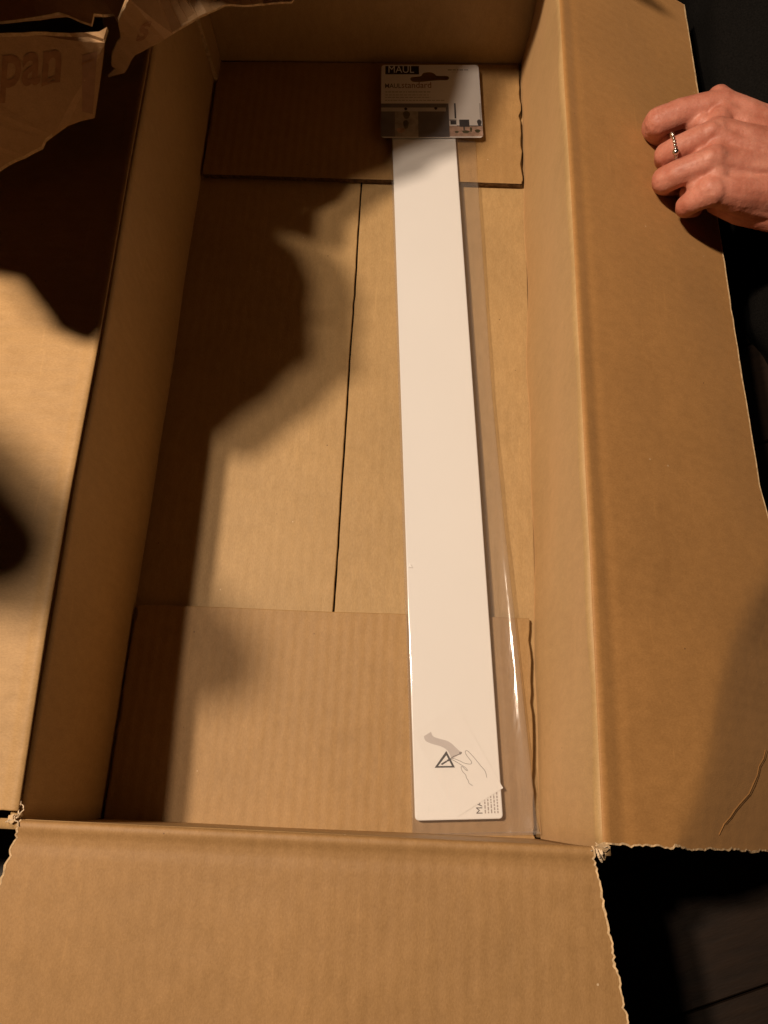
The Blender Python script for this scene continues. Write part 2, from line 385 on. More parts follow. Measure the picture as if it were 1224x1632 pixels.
curlies(25.35, -.18, 12.15, [(1, -.2, .6, .09), (.6, -.9, .35, .06), (1, .5, .5, .05), (.2, -1, .3, .09), (1, .0, .4, .12), (.8, -.4, .7, .03), (.2, .6, .4, .03), (-.4, -.8, .3, .05)], 9)
def flake(P, seed):
    c_ = sum((Vector(p) for p in P), Vector()) / len(P); V = [Vector(p) + Vector((n1(k, seed) * .05, n1(seed, k) * .05, 0)) for k, p in enumerate(P)]
    n_ = len(V); V2 = V + [p - Vector((0, 0, .05)) for p in V] + [c_ + Vector((0, 0, .05))]
    F = [(k, (k + 1) % n_, 2 * n_) for k in range(n_)] + [(k + n_, (k + 1) % n_ + n_, (k + 1) % n_, k) for k in range(n_)] + [tuple(range(2 * n_ - 1, n_ - 1, -1))]
    mesh('torn_layer', V2, F, [M['edge']], box)
flake([(25.3, -.05, 12.3), (25.75, .1, 12.25), (26.0, -.1, 12.15), (25.8, -.32, 12.05), (25.55, -.28, 12.1)], 2)
flake([(25.5, -.3, 12.1), (25.85, -.36, 12.0), (25.8, -.62, 11.9), (25.6, -.7, 11.95), (25.45, -.5, 12.05)], 5)
flake([(.35, .05, 12.2), (.62, .12, 12.25), (.7, -.12, 12.2), (.5, -.3, 12.1), (.3, -.2, 12.1)], 7)
# the tear / crack in the right flap, with its small raised lips
def flap_pt(px, py, lift):
    z = 9.0
    for _ in range(12):
        p = at(px, py, z); s = (p.x - 25.7) / math.cos(math.radians(27)); z = H - s * math.sin(math.radians(27)) 
    p = at(px, py, z + lift); return p
def on_right_flap(pts, gap):
    me = right_flap.data; bv = BVHTree.FromPolygons([v.co for v in me.vertices], [p.vertices for p in me.polygons]); out = []
    for x, y in pts:
        d = (at(x, y, 5) - CAM).normalized(); h = bv.ray_cast(CAM * S, d)
        if h[0] is not None: out.append(h[0] / S - d * gap)
    return out
cr = [(1223, 1196), (1219, 1210), (1212, 1222), (1209, 1236), (1203, 1252), (1196, 1266), (1186, 1277), (1180, 1284), (1173, 1292), (1166, 1303), (1157, 1314), (1148, 1332)]
ribbon('tear_lip', on_right_flap([(x - 2.2 - 1.4 * n1(y * .09), y - 1) for x, y in cr], .04), .05, M['side_kraft'], box, up=Vector((.6, .2, .8)), th=.05)
ribbon('tear_gap', on_right_flap([(x + .6, y + .6) for x, y in cr[:-1]], .012), .05, M['ink_brown'], box, up=Vector((.6, .2, .8)), th=.01)

# ---------------------------------------------------------------- magnetic strip in its film with header card and leaflet
sA, sB = Vector((14.72, 50.8, 0)), Vector((17.96, .30, 0))           # left edge, far and near
ty = (sA - sB).normalized(); tx = Vector((ty.y, -ty.x, 0))
def strip_pt(a, b_, z): p = sB + tx * a + ty * b_; return Vector((p.x, p.y, z))
SWn, SWf, SL = 4.90, 4.86, 50.6
strip = thing('magnetic_strip', 'long white magnetic strip in clear film with printed header card, inside the cardboard box', 'magnetic strip')
def rounded(w_, h_, r, n=6, x0=0, y0=0):
    P = []
    for cx, cy, a0 in ((w_ - r, r, -90), (w_ - r, h_ - r, 0), (r, h_ - r, 90), (r, r, 180)):
        for k in range(n + 1):
            a = math.radians(a0 + 90 * k / n); P.append((x0 + cx + r * math.cos(a), y0 + cy + r * math.sin(a)))
    return P
def prism(name, P, fmap, z0, z1, mat, parent, bev=0, smooth=False):
    bm = bmesh.new(); n = len(P)
    vs = [bm.verts.new(fmap(x, y, z0) * S) for x, y in P]; vt = [bm.verts.new(fmap(x, y, z1) * S) for x, y in P]
    bm.faces.new(vt); bm.faces.new(vs[::-1])
    for i in range(n): bm.faces.new((vs[i], vs[(i + 1) % n], vt[(i + 1) % n], vt[i]))
    bmesh.ops.recalc_face_normals(bm, faces=bm.faces)
    if bev:
        te = [e for e in bm.edges if all(v in vt for v in e.verts)]
        bmesh.ops.bevel(bm, geom=te, offset=bev * S, segments=3, affect='EDGES', profile=.6)
    me = bpy.data.meshes.new(name); bm.to_mesh(me); bm.free(); return link(name, me, mat, parent, False)
ST = .96
prism('metal_bar', rounded(SWn, SL, .22), strip_pt, .46, ST, M['white'], strip, .07)
# film: a flattened sleeve, wider than the strip on its right
def film_section(t):
    y = t * (SL + .75) - .75
    wx = pw(y, [(-1, 6.95), (0, 6.78), (6, 6.62), (11.5, 6.50), (17.6, 6.33), (26.6, 6.22), (39.5, 6.35), (50, 6.5), (60, 6.5)])
    rise = .30 * max(0, 1 - t * 2.1) + .05 * n1(y * .3, 2)
    if y < .02:
        zt = lerp(.62, 1.0, (y + .75) / .77)
    else: zt = 1.0
    k = min(1, (y + .75) / .77)
    wob = .05 * n1(y * .22, 7); e = .10 + .06 * max(0, 1 - t * 2)
    pts = [(-.10 - e * .2, .47), (-.11 - e * .5, .56 + .1 * k), (-.10 - e * .5, .70 + .12 * k), (-.07 - e * .3, zt - .06), (-.02, zt + .01), (.1, zt + .03)]
    pts += [(a, zt + .02 + .012 * n1(a * .9, y * .35)) for a in (.6, 1.4, 2.4, 3.4, 4.3)]
    pts += [(4.78, zt + .02), (4.98, zt - .02), (5.25, lerp(.9, .8, k) - .04 + rise * .3), (5.55, .74 + rise * .5 + wob), (5.9, .66 + rise * .8 + wob),
            (wx - .22, .62 + rise + wob), (wx - .07, .60 + rise + wob), (wx, .55 + rise + wob), (wx - .05, .49 + rise * .9 + wob)]
    pts += [(wx - .4, .46 + rise * .5), (5.6, .45), (4.9, .45), (2.4, .445), (.2, .445)]
    return [strip_pt(a, y, z) for a, z in pts]
secs = [film_section(i / 120) for i in range(121)]; n = len(secs[0])
V = [p for s_ in secs for p in s_]
F = [(i * n + k, i * n + (k + 1) % n, (i + 1) * n + (k + 1) % n, (i + 1) * n + k) for i in range(120) for k in range(n)]
mesh('film_sleeve', V, F, M['film'], strip, True)
# pinched near corner of the film
ribbon('film_seam', [strip_pt(a, -.78 + .05 * n1(a * 2, 3), .50 + .16 * (a > 5.5) * (a - 5.5)) for a in [0, .8, 1.7, 2.6, 3.5, 4.4, 5.2, 6.0, 6.6, 6.95]], .18, M['film'], strip, th=.03)

# instruction leaflet under the film
lp = [Vector((17.66, 5.09, 0)), Vector((20.21, 6.72, 0)), Vector((22.80, 2.12, 0)), Vector((20.31, .60, 0))]
O = lp[0]; lx = lp[1] - lp[0]; ly = lp[3] - lp[0]
LW, LH = lx.length, ly.length; lxn, lyn = lx.normalized(), ly.normalized()
leaf = prism('leaflet', [(0, 0), (1, 0), (1, 1), (0, 1)], lambda x, y, z: Vector((O.x, O.y, z)) + lx * x + ly * y, ST + .012, ST + .026, M['paper'], strip)
def flat(name, P, fm, z, mat, parent):
    V = [fm(x, y, z) for x, y in P]; me = bpy.data.meshes.new(name); me.from_pydata([tuple(v * S) for v in V], [], [tuple(range(len(V)))])
    bm = bmesh.new(); bm.from_mesh(me); bmesh.ops.recalc_face_normals(bm, faces=bm.faces)
    bmesh.ops.triangulate(bm, faces=bm.faces)
    for f in bm.faces:
        if f.normal.z < 0: f.normal_flip()
    bm.to_mesh(me); bm.free(); return link(name, me, mat, parent)
def stroke(name, P, fm, z, wd, mat, parent):
    Q = [fm(x, y, z) for x, y in P]; V = []; F = []
    for i, p in enumerate(Q):
        d = Q[min(i + 1, len(Q) - 1)] - Q[max(i - 1, 0)]; s = Vector((-d.y, d.x, 0)).normalized() * wd / 2
        V += [p + s, p - s]
    for i in range(len(Q) - 1): F.append((2 * i, 2 * i + 1, 2 * i + 3, 2 * i + 2))
    return mesh(name, V, F, mat, parent)
def smooth_path(P, k=5):
    out = []
    for i in range(len(P) - 1):
        p0 = P[max(i - 1, 0)]; p1 = P[i]; p2 = P[i + 1]; p3 = P[min(i + 2, len(P) - 1)]
        for q in range(k):
            t = q / k
            out.append(tuple(.5 * (2 * p1[c_] + (p2[c_] - p0[c_]) * t + (2 * p0[c_] - 5 * p1[c_] + 4 * p2[c_] - p3[c_]) * t * t + (3 * p1[c_] - p0[c_] - 3 * p2[c_] + p3[c_]) * t ** 3) for c_ in range(2)))
    return out + [P[-1]]
zp = ST + .031
def lz(x, y, z): p = at(620 + x / 4.708, 1100 + y / 4.708, z); return Vector((p.x, p.y, z))
band = smooth_path([(262, 345), (275, 380), (330, 405), (385, 420), (430, 445), (455, 480), (470, 520)]) + smooth_path([(545, 470), (500, 430), (470, 400), (430, 378), (370, 362), (330, 345), (315, 312)])
flat('printed_band', band, lz, zp, M['ink_grey'], leaf)
def tri(cx, cy, r): return [(cx + r * math.cos(a) * 1.06, cy + r * math.sin(a)) for a in (math.radians(-88), math.radians(32), math.radians(152))]
T0 = [(430, 455), (495, 580), (342, 582)]; T1 = [(430, 488), (472, 568), (368, 569)]
V = [lz(x, y, zp + .004) for x, y in T0 + T1]
mesh('warning_triangle', V, [(0, 1, 4, 3), (1, 2, 5, 4), (2, 0, 3, 5)], M['logo_grey'], leaf)
flat('warning_symbol', [(388, 553), (398, 562), (436, 538), (430, 528)], lz, zp + .005, M['logo_grey'], leaf)
stroke('warning_symbol', [(434, 530), (446, 526), (455, 518)], lz, zp + .006, .10, M['logo_grey'], leaf)
for P, wd in (([(455, 520), (480, 500), (510, 487), (535, 478), (545, 470), (538, 464), (530, 470), (536, 482)], .035),
              ([(472, 512), (495, 516), (530, 530), (560, 545), (590, 553), (615, 553), (618, 535), (600, 512), (580, 485), (572, 462), (580, 453), (595, 460), (620, 485), (650, 520), (690, 570), (720, 605), (734, 655)], .022),
              ([(455, 515), (490, 530), (525, 550), (555, 568), (580, 588), (588, 603), (575, 598), (558, 580), (545, 572), (541, 582), (552, 610), (575, 635), (582, 660), (595, 680), (600, 698), (627, 716)], .022)):
    stroke('hand_outline', smooth_path(P), lz, zp + .002, wd, M['ink'], leaf)

def text_mesh(name, s_, fm, mat, parent, width, bold=0.0, x0=0, y0=0):
    """flat lettering: fm maps (x right, y up) in cm to the place"""
    cu = bpy.data.curves.new('lettering', 'FONT'); cu.body = s_; cu.size = 1; cu.offset = bold; cu.resolution_u = 3
    ob = bpy.data.objects.new('lettering', cu); C.objects.link(ob); bpy.context.view_layer.update()
    me = bpy.data.meshes.new_from_object(ob.evaluated_get(bpy.context.evaluated_depsgraph_get()))
    bpy.data.objects.remove(ob); xs = [v.co.x for v in me.vertices]; x_0, x_1 = min(xs), max(xs); k = width / (x_1 - x_0)
    for v in me.vertices: v.co = fm(x0 + (v.co.x - x_0) * k, y0 + v.co.y * k) * S
    me.materials.clear(); me.name = name
    o = link(name, me, mat, parent)
    return o
# rotated imprint on the bar by its near end, partly covered by the leaflet: reads upwards
def imp(x, y):   # x runs up the strip, y (text up) runs to the left
    return strip_pt(3.78 - y, .30 + x, ST + .006)
text_mesh('imprint_lettering', 'MAUL', imp, M['ink'], strip, 1.30, .0)
for i in range(5):
    x = 0.0; rs = random.Random(i)
    while x < 1.7:
        l_ = rs.uniform(.08, .22); a = 3.90 + i * .175
        if x + l_ < 1.7 - (0 if i else .1):
            flat('imprint_line', [(0, 0), (l_, 0), (l_, .075), (0, .075)], lambda u, v, z, a=a, x=x: strip_pt(a + v, .30 + x + u, z), ST + .006, M['ink_pale'], strip)
        x += l_ + .05
# small marks on the film
mk = strip_pt(.08, 14.7, 1.035)
mesh('film_nick', [mk, mk + Vector((.28, -.03, 0)), mk + Vector((.1, .22, .05))], [(0, 1, 2)], M['paper'], strip)

# header card
cTL, cTR, cBR, cBL = Vector((13.66, 56.74, 0)), Vector((21.44, 56.83, 0)), Vector((21.83, 49.47, 0)), Vector((13.93, 49.34, 0))
CZ = 1.10
def cp(s_, t_, z):
    p = (cTL * (1 - s_) + cTR * s_) * (1 - t_) + (cBL * (1 - s_) + cBR * s_) * t_
    return Vector((p.x, p.y, z + .15 * (1 - t_)))
def cz(zx, zy): return ((zx - 50) / 1085, (zy - 45) / 782)
def card_piece():
    cu = bpy.data.curves.new('outline', 'CURVE'); cu.dimensions = '2D'; cu.fill_mode = 'BOTH'; cu.extrude = .002
    out = [(a / 7.84, b_ / 7.4) for a, b_ in rounded(7.84, 7.4, .28, 5)]
    hole = smooth_path([(370, 200), (385, 178), (440, 172), (490, 165), (515, 135), (560, 124), (610, 126), (645, 145), (665, 163), (720, 165), (785, 168), (800, 188), (780, 212), (700, 214), (600, 222), (500, 232), (400, 232), (370, 200)], 3)[:-1]
    hole = [cz(*q) for q in hole]
    for P in (out, hole):
        sp = cu.splines.new('POLY'); sp.points.add(len(P) - 1); sp.use_cyclic_u = True
        for q, (x, y) in zip(sp.points, P): q.co = (x, y, 0, 1)
    ob = bpy.data.objects.new('outline', cu); C.objects.link(ob); bpy.context.view_layer.update()
    me = bpy.data.meshes.new_from_object(ob.evaluated_get(bpy.context.evaluated_depsgraph_get())); bpy.data.objects.remove(ob)
    for v in me.vertices: v.co = cp(v.co.x, v.co.y, CZ + v.co.z * 6) * S
    me.name = 'header_card'; me.materials.clear()
    bm = bmesh.new(); bm.from_mesh(me); bmesh.ops.remove_doubles(bm, verts=bm.verts, dist=1e-7); bmesh.ops.recalc_face_normals(bm, faces=bm.faces); bm.to_mesh(me); bm.free()
    return link('header_card', me, M['card'], strip)
card = card_piece(); CT = CZ + .012
cfm = lambda x, y, z: cp(*cz(x, y), z)
def cq(name, x0, y0, x1, y1, mat, dz=.004, rows=4):
    V = []; F = []
    for i in range(rows + 1):
        y = lerp(y0, y1, i / rows); V += [cfm(x0, y, CT + dz), cfm(x1, y, CT + dz)]
    for i in range(rows): a = 2 * i; F.append((a, a + 2, a + 3, a + 1))
    return mesh(name, V, F, mat, card)
lg = cq('logo_panel', 95, 58, 470, 150, M['void'])
text_mesh('logo_lettering', 'MAUL', lambda x, y: cfm(130 + x, 133 - y, CT + .010), M['paper'], card, 285, .0)
text_mesh('title_lettering', 'MAUL', lambda x, y: cfm(92 + x, 300 - y, CT + .006), M['ink'], card, 178, .012)
text_mesh('title_lettering', 'standard', lambda x, y: cfm(276 + x, 300 - y, CT + .006), M['ink_red'], card, 325, .0)
rs = random.Random(3)
for y, x0, x1, h_ in ((338, 95, 590, 10), (372, 95, 570, 8), (398, 95, 590, 8), (430, 95, 740, 9), (97, 790, 1020, 8), (122, 830, 900, 5)):
    x = x0
    while x < x1:
        l_ = rs.uniform(16, 46); cq('print_line', x, y, min(x + l_, x1), y + h_, M['ink_pale'] if h_ != 8 or y > 100 else M['ink'], rows=1); x += l_ + 9
cq('photo_wall', 50, 466, 1134, 706, M['photo_wall'], .003)
cq('photo_room_wall', 782, 466, 1112, 706, M['card'], .005)
cq('photo_floor', 782, 706, 1134, 815, M['photo_floor'], .005)
cq('photo_beam', 50, 470, 780, 512, M['photo_dark'], .006, 1)
cq('photo_board', 50, 553, 200, 818, M['photo_dark'], .006)
cq('photo_window', 200, 553, 450, 818, M['photo_mid'], .005)
cq('photo_board', 450, 553, 782, 822, M['photo_dark'], .006)
cq('photo_post', 752, 512, 782, 556, M['photo_dark'], .006, 1)
cq('photo_post', 842, 466, 860, 628, M['logo_grey'], .007, 2)
cq('photo_shelf', 785, 640, 860, 650, M['logo_grey'], .007, 1); cq('photo_box', 795, 652, 858, 692, M['logo_grey'], .007, 1)
cq('photo_screen', 890, 640, 996, 716, M['logo_grey'], .007, 1); cq('photo_shelf', 860, 702, 1134, 710, M['logo_grey'], .0075, 1)
cq('photo_post', 930, 716, 945, 750, M['logo_grey'], .007, 1)
for cx, cy, r_x, r_y, mt in ((318, 527, 17, 15, 'void'), (643, 521, 17, 15, 'void'), (1103, 672, 24, 34, 'logo_grey'), (325, 590, 38, 42, 'photo_plant'), (318, 690, 30, 46, 'photo_plant'), (262, 752, 46, 28, 'photo_floor'),
                             (858, 770, 22, 12, 'photo_plant'), (955, 768, 40, 16, 'photo_plant'), (1080, 760, 30, 18, 'photo_plant'), (1010, 745, 12, 26, 'photo_plant')):
    P = [(cx + r_x * math.cos(k * .4488) * (1 + .15 * math.sin(k * 5)), cy + r_y * math.sin(k * .4488)) for k in range(14)]
    flat('photo_magnet' if mt == 'void' else 'photo_detail', P, cfm, CT + .008, M[mt], card)

def press_on(ob, target, gap):
    """lay thin print on a crumpled sheet: each vertex goes to where the sheet is, a hair proud of it"""
    me = target.data; bv = BVHTree.FromPolygons([v.co for v in me.vertices], [p.vertices for p in me.polygons])
    bm = bmesh.new(); bm.from_mesh(ob.data)
    for _ in range(3):
        le = [e for e in bm.edges if e.calc_length() > .0035]
        if le: bmesh.ops.subdivide_edges(bm, edges=le, cuts=1)
        bmesh.ops.triangulate(bm, faces=[f for f in bm.faces if len(f.verts) > 3])
    o_ = CAM * S
    for v in bm.verts:
        d = (v.co - o_).normalized(); hit = bv.ray_cast(o_, d)
        if hit[0] is not None: v.co = hit[0] - d * gap * S
    bm.to_mesh(ob.data); bm.free()
# ---------------------------------------------------------------- the torn smaller carton over the far left corner
carton = thing('torn_carton', 'torn brown carton with faded print, hanging over the far left corner of the box', 'carton')
def slab(name, P, th, mats, parent, seed, curl=0):
    """P: outline points (cm) in order; triangulated slab with slightly ragged outline"""
    Q = []
    for i in range(len(P)):
        a, b_ = Vector(P[i]), Vector(P[(i + 1) % len(P)]); k = max(1, int((b_ - a).length / .5))
        for q in range(k):
            p = a.lerp(b_, q / k); j = .035 if q else 0
            Q.append(p + Vector((j * n1(p.x * 3, p.y * 3, seed) * 2, j * n1(p.y * 3, p.x * 3, seed + 5) * 2, 0)))
    n_ = len(Q); bm = bmesh.new()
    vt = [bm.verts.new(q * S) for q in Q]; f = bm.faces.new(vt); f.normal_update()
    nz = 1 if f.normal.z > 0 else -1
    vb = [bm.verts.new((q + Vector((0, 0, -th))) * S) for q in Q]; g = bm.faces.new(vb[::-1])
    side = []
    for i in range(n_): side.append(bm.faces.new((vt[i], vb[i], vb[(i + 1) % n_], vt[(i + 1) % n_])))
    for s_ in side: s_.material_index = 1
    bmesh.ops.triangulate(bm, faces=[f, g]); bmesh.ops.recalc_face_normals(bm, faces=bm.faces)
    for _ in range(4):                                         # finer mesh, then creases and soft crumples
        le = [e for e in bm.edges if e.calc_length() > .010]
        if le: bmesh.ops.subdivide_edges(bm, edges=le, cuts=1, use_grid_fill=False)
        bmesh.ops.triangulate(bm, faces=[f_ for f_ in bm.faces if len(f_.verts) > 4])
    for v in bm.verts:
        q = v.co / S; a_ = 1 - abs(noise.noise(Vector((q.x * .22, q.y * .22, seed)))) * 3
        v.co.z += (.10 * a_ + .05 * n1(q.x * .9, q.y * .9, seed + 2)) * S
    me = bpy.data.meshes.new(name); bm.to_mesh(me); bm.free(); return link(name, me, mats, parent)
CM = [M['carton_kraft'], M['edge']]
def ap(x, y, z): return at(x, y, z)
Z1, Z3 = 22.0, 23.2
BA, BB = Vector((-26.5, 26, 112)), Vector((-36.5, 29, 112))
P1 = [(-380, 40), (0, 55), (110, 52), (158, 50), (171, 44), (165, 62), (160, 80), (157, 115), (153, 150), (149, 184), (131, 180), (72, 223), (67, 235), (0, 270), (-50, 306), (-92, 330), (-160, 315), (-202, 296), (-220, 264), (-260, 212), (-380, 190)]
p1w = [ap(x, y, Z1) for x, y in P1]
ZF = lambda x, y: 23.5 - max(0, y - 55) * .034 if x > -20 else 18.0       # the printed flap hangs, turned away from the lamps
pflap = slab('printed_flap', [ap(x, y, ZF(x, y)) for x, y in P1[1:14]] + [ap(-60, 290, 16), ap(-80, 60, 23.4)], .18, CM, carton, 3)
P2 = [(205, -4, 17), (189, 31, 17), (192, 62, 17), (178, 84, 17), (177, 103, 17), (185, 108, 17), (172, 121, 17), (198, 115, 17), (215, 88, 17), (243, 71, 17), (262, 60, 17), (330, 22, 17), (358, 8, 16.9),
      (420, 6, 16.3), (465, 5, 15.8), (470, -2, 15.6), (520, -8, 15.2), (575, -16, 14.8), (612, -72, 14.5), (645, -150, 14)]
p2w = [ap(*q) for q in P2] + [Vector(q) for q in ((15.6, 54.5, 14), (13.5, 63, 15), (-16, 63, 17), (-14, 44, 17), (-3, 39.5, 17))]
def z2(x, y): return lerp(21.0 - max(0, y) * .062, 15.0, min(1, max(0, (x - 240) / 180)))
sflap = slab('side_flap', [ap(x, y, z2(x, y)) for x, y, _ in P2[:16]] + [ap(500, -60, 15), ap(300, -90, 18), ap(225, -90, 21)], .12, CM, carton, 8)
P3 = [(-330, -60, 23.2), (-330, 44, 23.2), (0, 33, 23.2), (95, 22, 23), (146, 40, 22.6), (149, 21, 22.4), (180, 21, 18.6), (188, 34, 18.4), (206, -6, 18.4), (226, -60, 18.4), (235, -200, 18.4), (-330, -240, 23)]
p3w = [ap(*q) for q in P3]
slab('top_panel', [ap(q[0], q[1], q[2] + (1.8 if q[1] < -10 else 0) - (2.2 if q[1] >= -10 and q[2] > 20 else 0) * (1 if q[0] > -50 else .2)) for q in P3], .14, CM, carton, 12)
slab('inside_shade_sheet', [ap(x, y, 18.2) for x, y in [(-330, 60), (0, 66), (150, 60), (166, 48), (163, 12), (150, -16), (112, -50), (60, -90), (-330, -90)]], .15, [M['void'], M['void']], carton, 15)  # black sheet stands in for the deep shade inside the carton
# unseen panels added above and left of the frame to keep the lamps off the flaps
def towards(P, zt, k=.55, grow=.05):
    out = []
    L_ = BA.lerp(BB, k)
    for p in P: q = p + (L_ - p) * ((zt - p.z) / (L_.z - p.z)); out.append(Vector((q.x, q.y, zt)))
    c_ = sum(out, Vector()) / len(out)
    return [c_ + (q - c_) * (1 + grow / max(1, (q - c_).length)) for q in out]
p1s = [ap(x, y, Z1) for x, y in [(-380, -90), (60, -90), (112, -50), (150, -16), (163, 12)] + P1[4:]]
slab('blocker_panel', towards(p1s, 27.8, .05), .3, CM, carton, 21)
slab('blocker_panel', towards(p2w, 25.2, .05), .3, CM, carton, 22)
slab('blocker_panel', towards(p3w, 29.6, .05), .3, CM, carton, 23)
def onflap(z, x0, y0, ux, uy, vx, vy):
    def f(x, y):
        X, Y = x0 + ux * x + vx * y, y0 + uy * x + vy * y
        return Vector(ap(X, Y, (ZF(0, Y) if z == Z1 else z2(X, Y)) + .22))
    return f
press_on(text_mesh('printed_lettering', 'lpan', onflap(Z1, -14, 140, 1, -.10, .10, -1.5), M['stamp'], carton, 110, .02), pflap, .03)
press_on(text_mesh('printed_lettering', 'S', onflap(17, 216, 66, .94, -.3, .3, -.94), M['stamp'], carton, 20, .05), sflap, .03)
for x0, y0, l_ in ((66, 134, 26), (70, 128, 18), (130, 100, 20)):
    V = [ap(a_, b_, ZF(0, b_) + .22) for a_, b_ in ((x0, y0), (x0 + l_, y0 - 8), (x0 + l_, y0 - 4), (x0, y0 + 4))]
    press_on(mesh('print_smear', V, [(0, 1, 2, 3)], M['stamp'], carton), pflap, .03)
V = [ap(x, y, ZF(0, y) + .20) for x, y in ((131, 88), (155, 82), (148, 182), (131, 178))]
press_on(mesh('tape_edge', V, [(0, 1, 2, 3)], plain('old_tape', (.32, .16, .085), .5, .4, .1), carton), pflap, .02)

# ---------------------------------------------------------------- the person holding the flap
def chain(pts, step=.22):
    out = []
    for a, b_ in zip(pts, pts[1:]):
        L_ = (Vector(a[:3]) - Vector(b_[:3])).length; k = max(1, int(L_ / step))
        for q in range(k): t = q / k; out.append(tuple(a[c_] * (1 - t) + b_[c_] * t for c_ in range(4)))
    return out + [pts[-1]]
def blob(name, balls, mats, parent, voxel, smooth_it, sub=2, disp=None):
    base = bmesh.new(); bmesh.ops.create_icosphere(base, subdivisions=sub, radius=1)
    bv = [v.co.copy() for v in base.verts]; bf = [[v.index for v in f.verts] for f in base.faces]; base.free()
    V = []; F = []
    for (x, y, z, r) in balls:
        o = len(V); V += [((v.x * r + x) * S, (v.y * r + y) * S, (v.z * r + z) * S) for v in bv]; F += [[i + o for i in f] for f in bf]
    me = bpy.data.meshes.new(name); me.from_pydata(V, [], F)
    tmp = bpy.data.objects.new('working_body', me); C.objects.link(tmp)
    rm = tmp.modifiers.new('r', 'REMESH'); rm.mode = 'VOXEL'; rm.voxel_size = voxel * S; rm.use_smooth_shade = True
    sm = tmp.modifiers.new('s', 'SMOOTH'); sm.factor = .5; sm.iterations = smooth_it
    bpy.context.view_layer.update()
    m2 = bpy.data.meshes.new_from_object(tmp.evaluated_get(bpy.context.evaluated_depsgraph_get())); bpy.data.objects.remove(tmp)
    if disp:
        nrm = [v.normal.copy() for v in m2.vertices]
        for v, nn in zip(m2.vertices, nrm): v.co += nn * disp(v.co / S) * S
    m2.name = name
    return link(name, m2, mats, parent, True)
def hp(px, py, z, r): p = at(px, py, z); return (p.x, p.y, p.z, r)
person = thing('person', 'person in black clothes whose hand with a beaded ring rests on the right flap', 'person')
DZ = -1.0
def hc(*pts): return chain([hp(x, y, z + DZ, r) for x, y, z, r in pts])
B = []
B += hc((1152, 166, 12.7, .92), (1122, 171, 12.6, .86), (1085, 181, 12.3, .90), (1050, 194, 11.9, .90), (1044, 203, 11.1, .86), (1050, 218, 9.9, .70), (1084, 232, 9.3, .62))
B += hc((1142, 212, 13.0, .88), (1112, 223, 12.8, .80), (1080, 237, 12.4, .76), (1062, 246, 11.8, .74), (1060, 254, 10.8, .68), (1068, 260, 9.9, .60), (1094, 264, 9.3, .56))
B += hc((1138, 256, 12.9, .88), (1110, 266, 12.6, .84), (1080, 277, 12.1, .82), (1060, 286, 11.5, .82), (1058, 292, 10.6, .74), (1068, 297, 9.8, .64), (1092, 300, 9.2, .58))
B += hc((1138, 305, 12.3, .86), (1120, 313, 11.9, .76), (1104, 321, 11.4, .70), (1094, 328, 10.9, .66), (1092, 332, 10.2, .60), (1106, 333, 9.6, .54))
B += hc((1152, 168, 12.6, .94), (1190, 190, 12.5, 1.15), (1230, 212, 12.1, 1.35), (1300, 240, 11.8, 1.7), (1400, 262, 12.5, 2.0), (1700, 300, 15, 2.6))
B += hc((1142, 212, 12.9, .92), (1185, 228, 12.7, 1.1), (1235, 243, 12.3, 1.3), (1300, 258, 12.1, 1.6), (1400, 275, 12.5, 1.9))
B += hc((1138, 256, 12.7, .92), (1185, 266, 12.4, 1.1), (1235, 275, 12.0, 1.3), (1300, 275, 11.9, 1.6), (1400, 285, 12.4, 1.9))
B += hc((1130, 303, 12.25, .84), (1175, 308, 12.1, 1.0), (1240, 310, 11.8, 1.2))
B += hc((1138, 305, 12.1, .86), (1175, 314, 11.8, 1.0), (1225, 322, 11.3, 1.25), (1300, 300, 11.5, 1.6), (1400, 295, 12.0, 1.9))
for a_, b_ in (((1156, 186, 12.7, .86), (1240, 228, 12.2, 1.1)), ((1150, 234, 12.6, .86), (1240, 258, 12.1, 1.1)), ((1150, 281, 12.3, .84), (1240, 296, 11.7, 1.1)), ((1148, 190, 12.75, .8), (1142, 232, 12.8, .8)), ((1142, 232, 12.8, .8), (1140, 278, 12.5, .8)), ((1140, 278, 12.5, .8), (1140, 303, 12.2, .8))): B += hc(a_, b_)
B += [hp(1108, 197, 12.15 + DZ, .62), hp(1104, 247, 12.2 + DZ, .62), hp(1120, 197, 12.4 + DZ, .62), hp(1118, 243, 12.5 + DZ, .62), hp(1110, 294, 12.0 + DZ, .6), hp(1120, 290, 12.2 + DZ, .6)]
B += [hp(1110, 300, 11.6 + DZ, .62), hp(1098, 306, 11.0 + DZ, .58)]
B += hc((1125, 200, 11.3, .7), (1095, 212, 10.9, .66), (1072, 222, 10.6, .6))
B += hc((1140, 190, 12.0, .62), (1128, 240, 12.0, .62), (1130, 285, 11.7, .62))                                   # webs between the fingers
B += hc((1150, 185, 11.7, .9), (1135, 230, 11.7, .95), (1130, 270, 11.4, .95), (1140, 310, 10.9, .8), (1220, 325, 10.6, 1.2), (1220, 270, 11.1, 1.3), (1220, 220, 11.2, 1.2))
B += hc((1300, 335, 10.9, 1.35), (1235, 338, 10.8, 1.2), (1180, 332, 10.5, 1.0), (1145, 322, 10.1, .8))      # thumb, folded under
for x, y, z, r in ((1146, 155, 12.8, .74), (1134, 209, 13.35, .58), (1132, 252, 13.2, .56), (1132, 299, 12.6, .54)): B.append(hp(x, y, z + DZ, r))
for P in ([(1146, 165, 13.0, .5), (1190, 195, 12.95, .5)], [(1134, 210, 13.35, .5), (1180, 229, 13.25, .45), (1250, 247, 13.0, .5)], [(1132, 253, 13.2, .5), (1180, 264, 12.95, .42), (1250, 272, 12.8, .5)]):
    B += hc(*P)
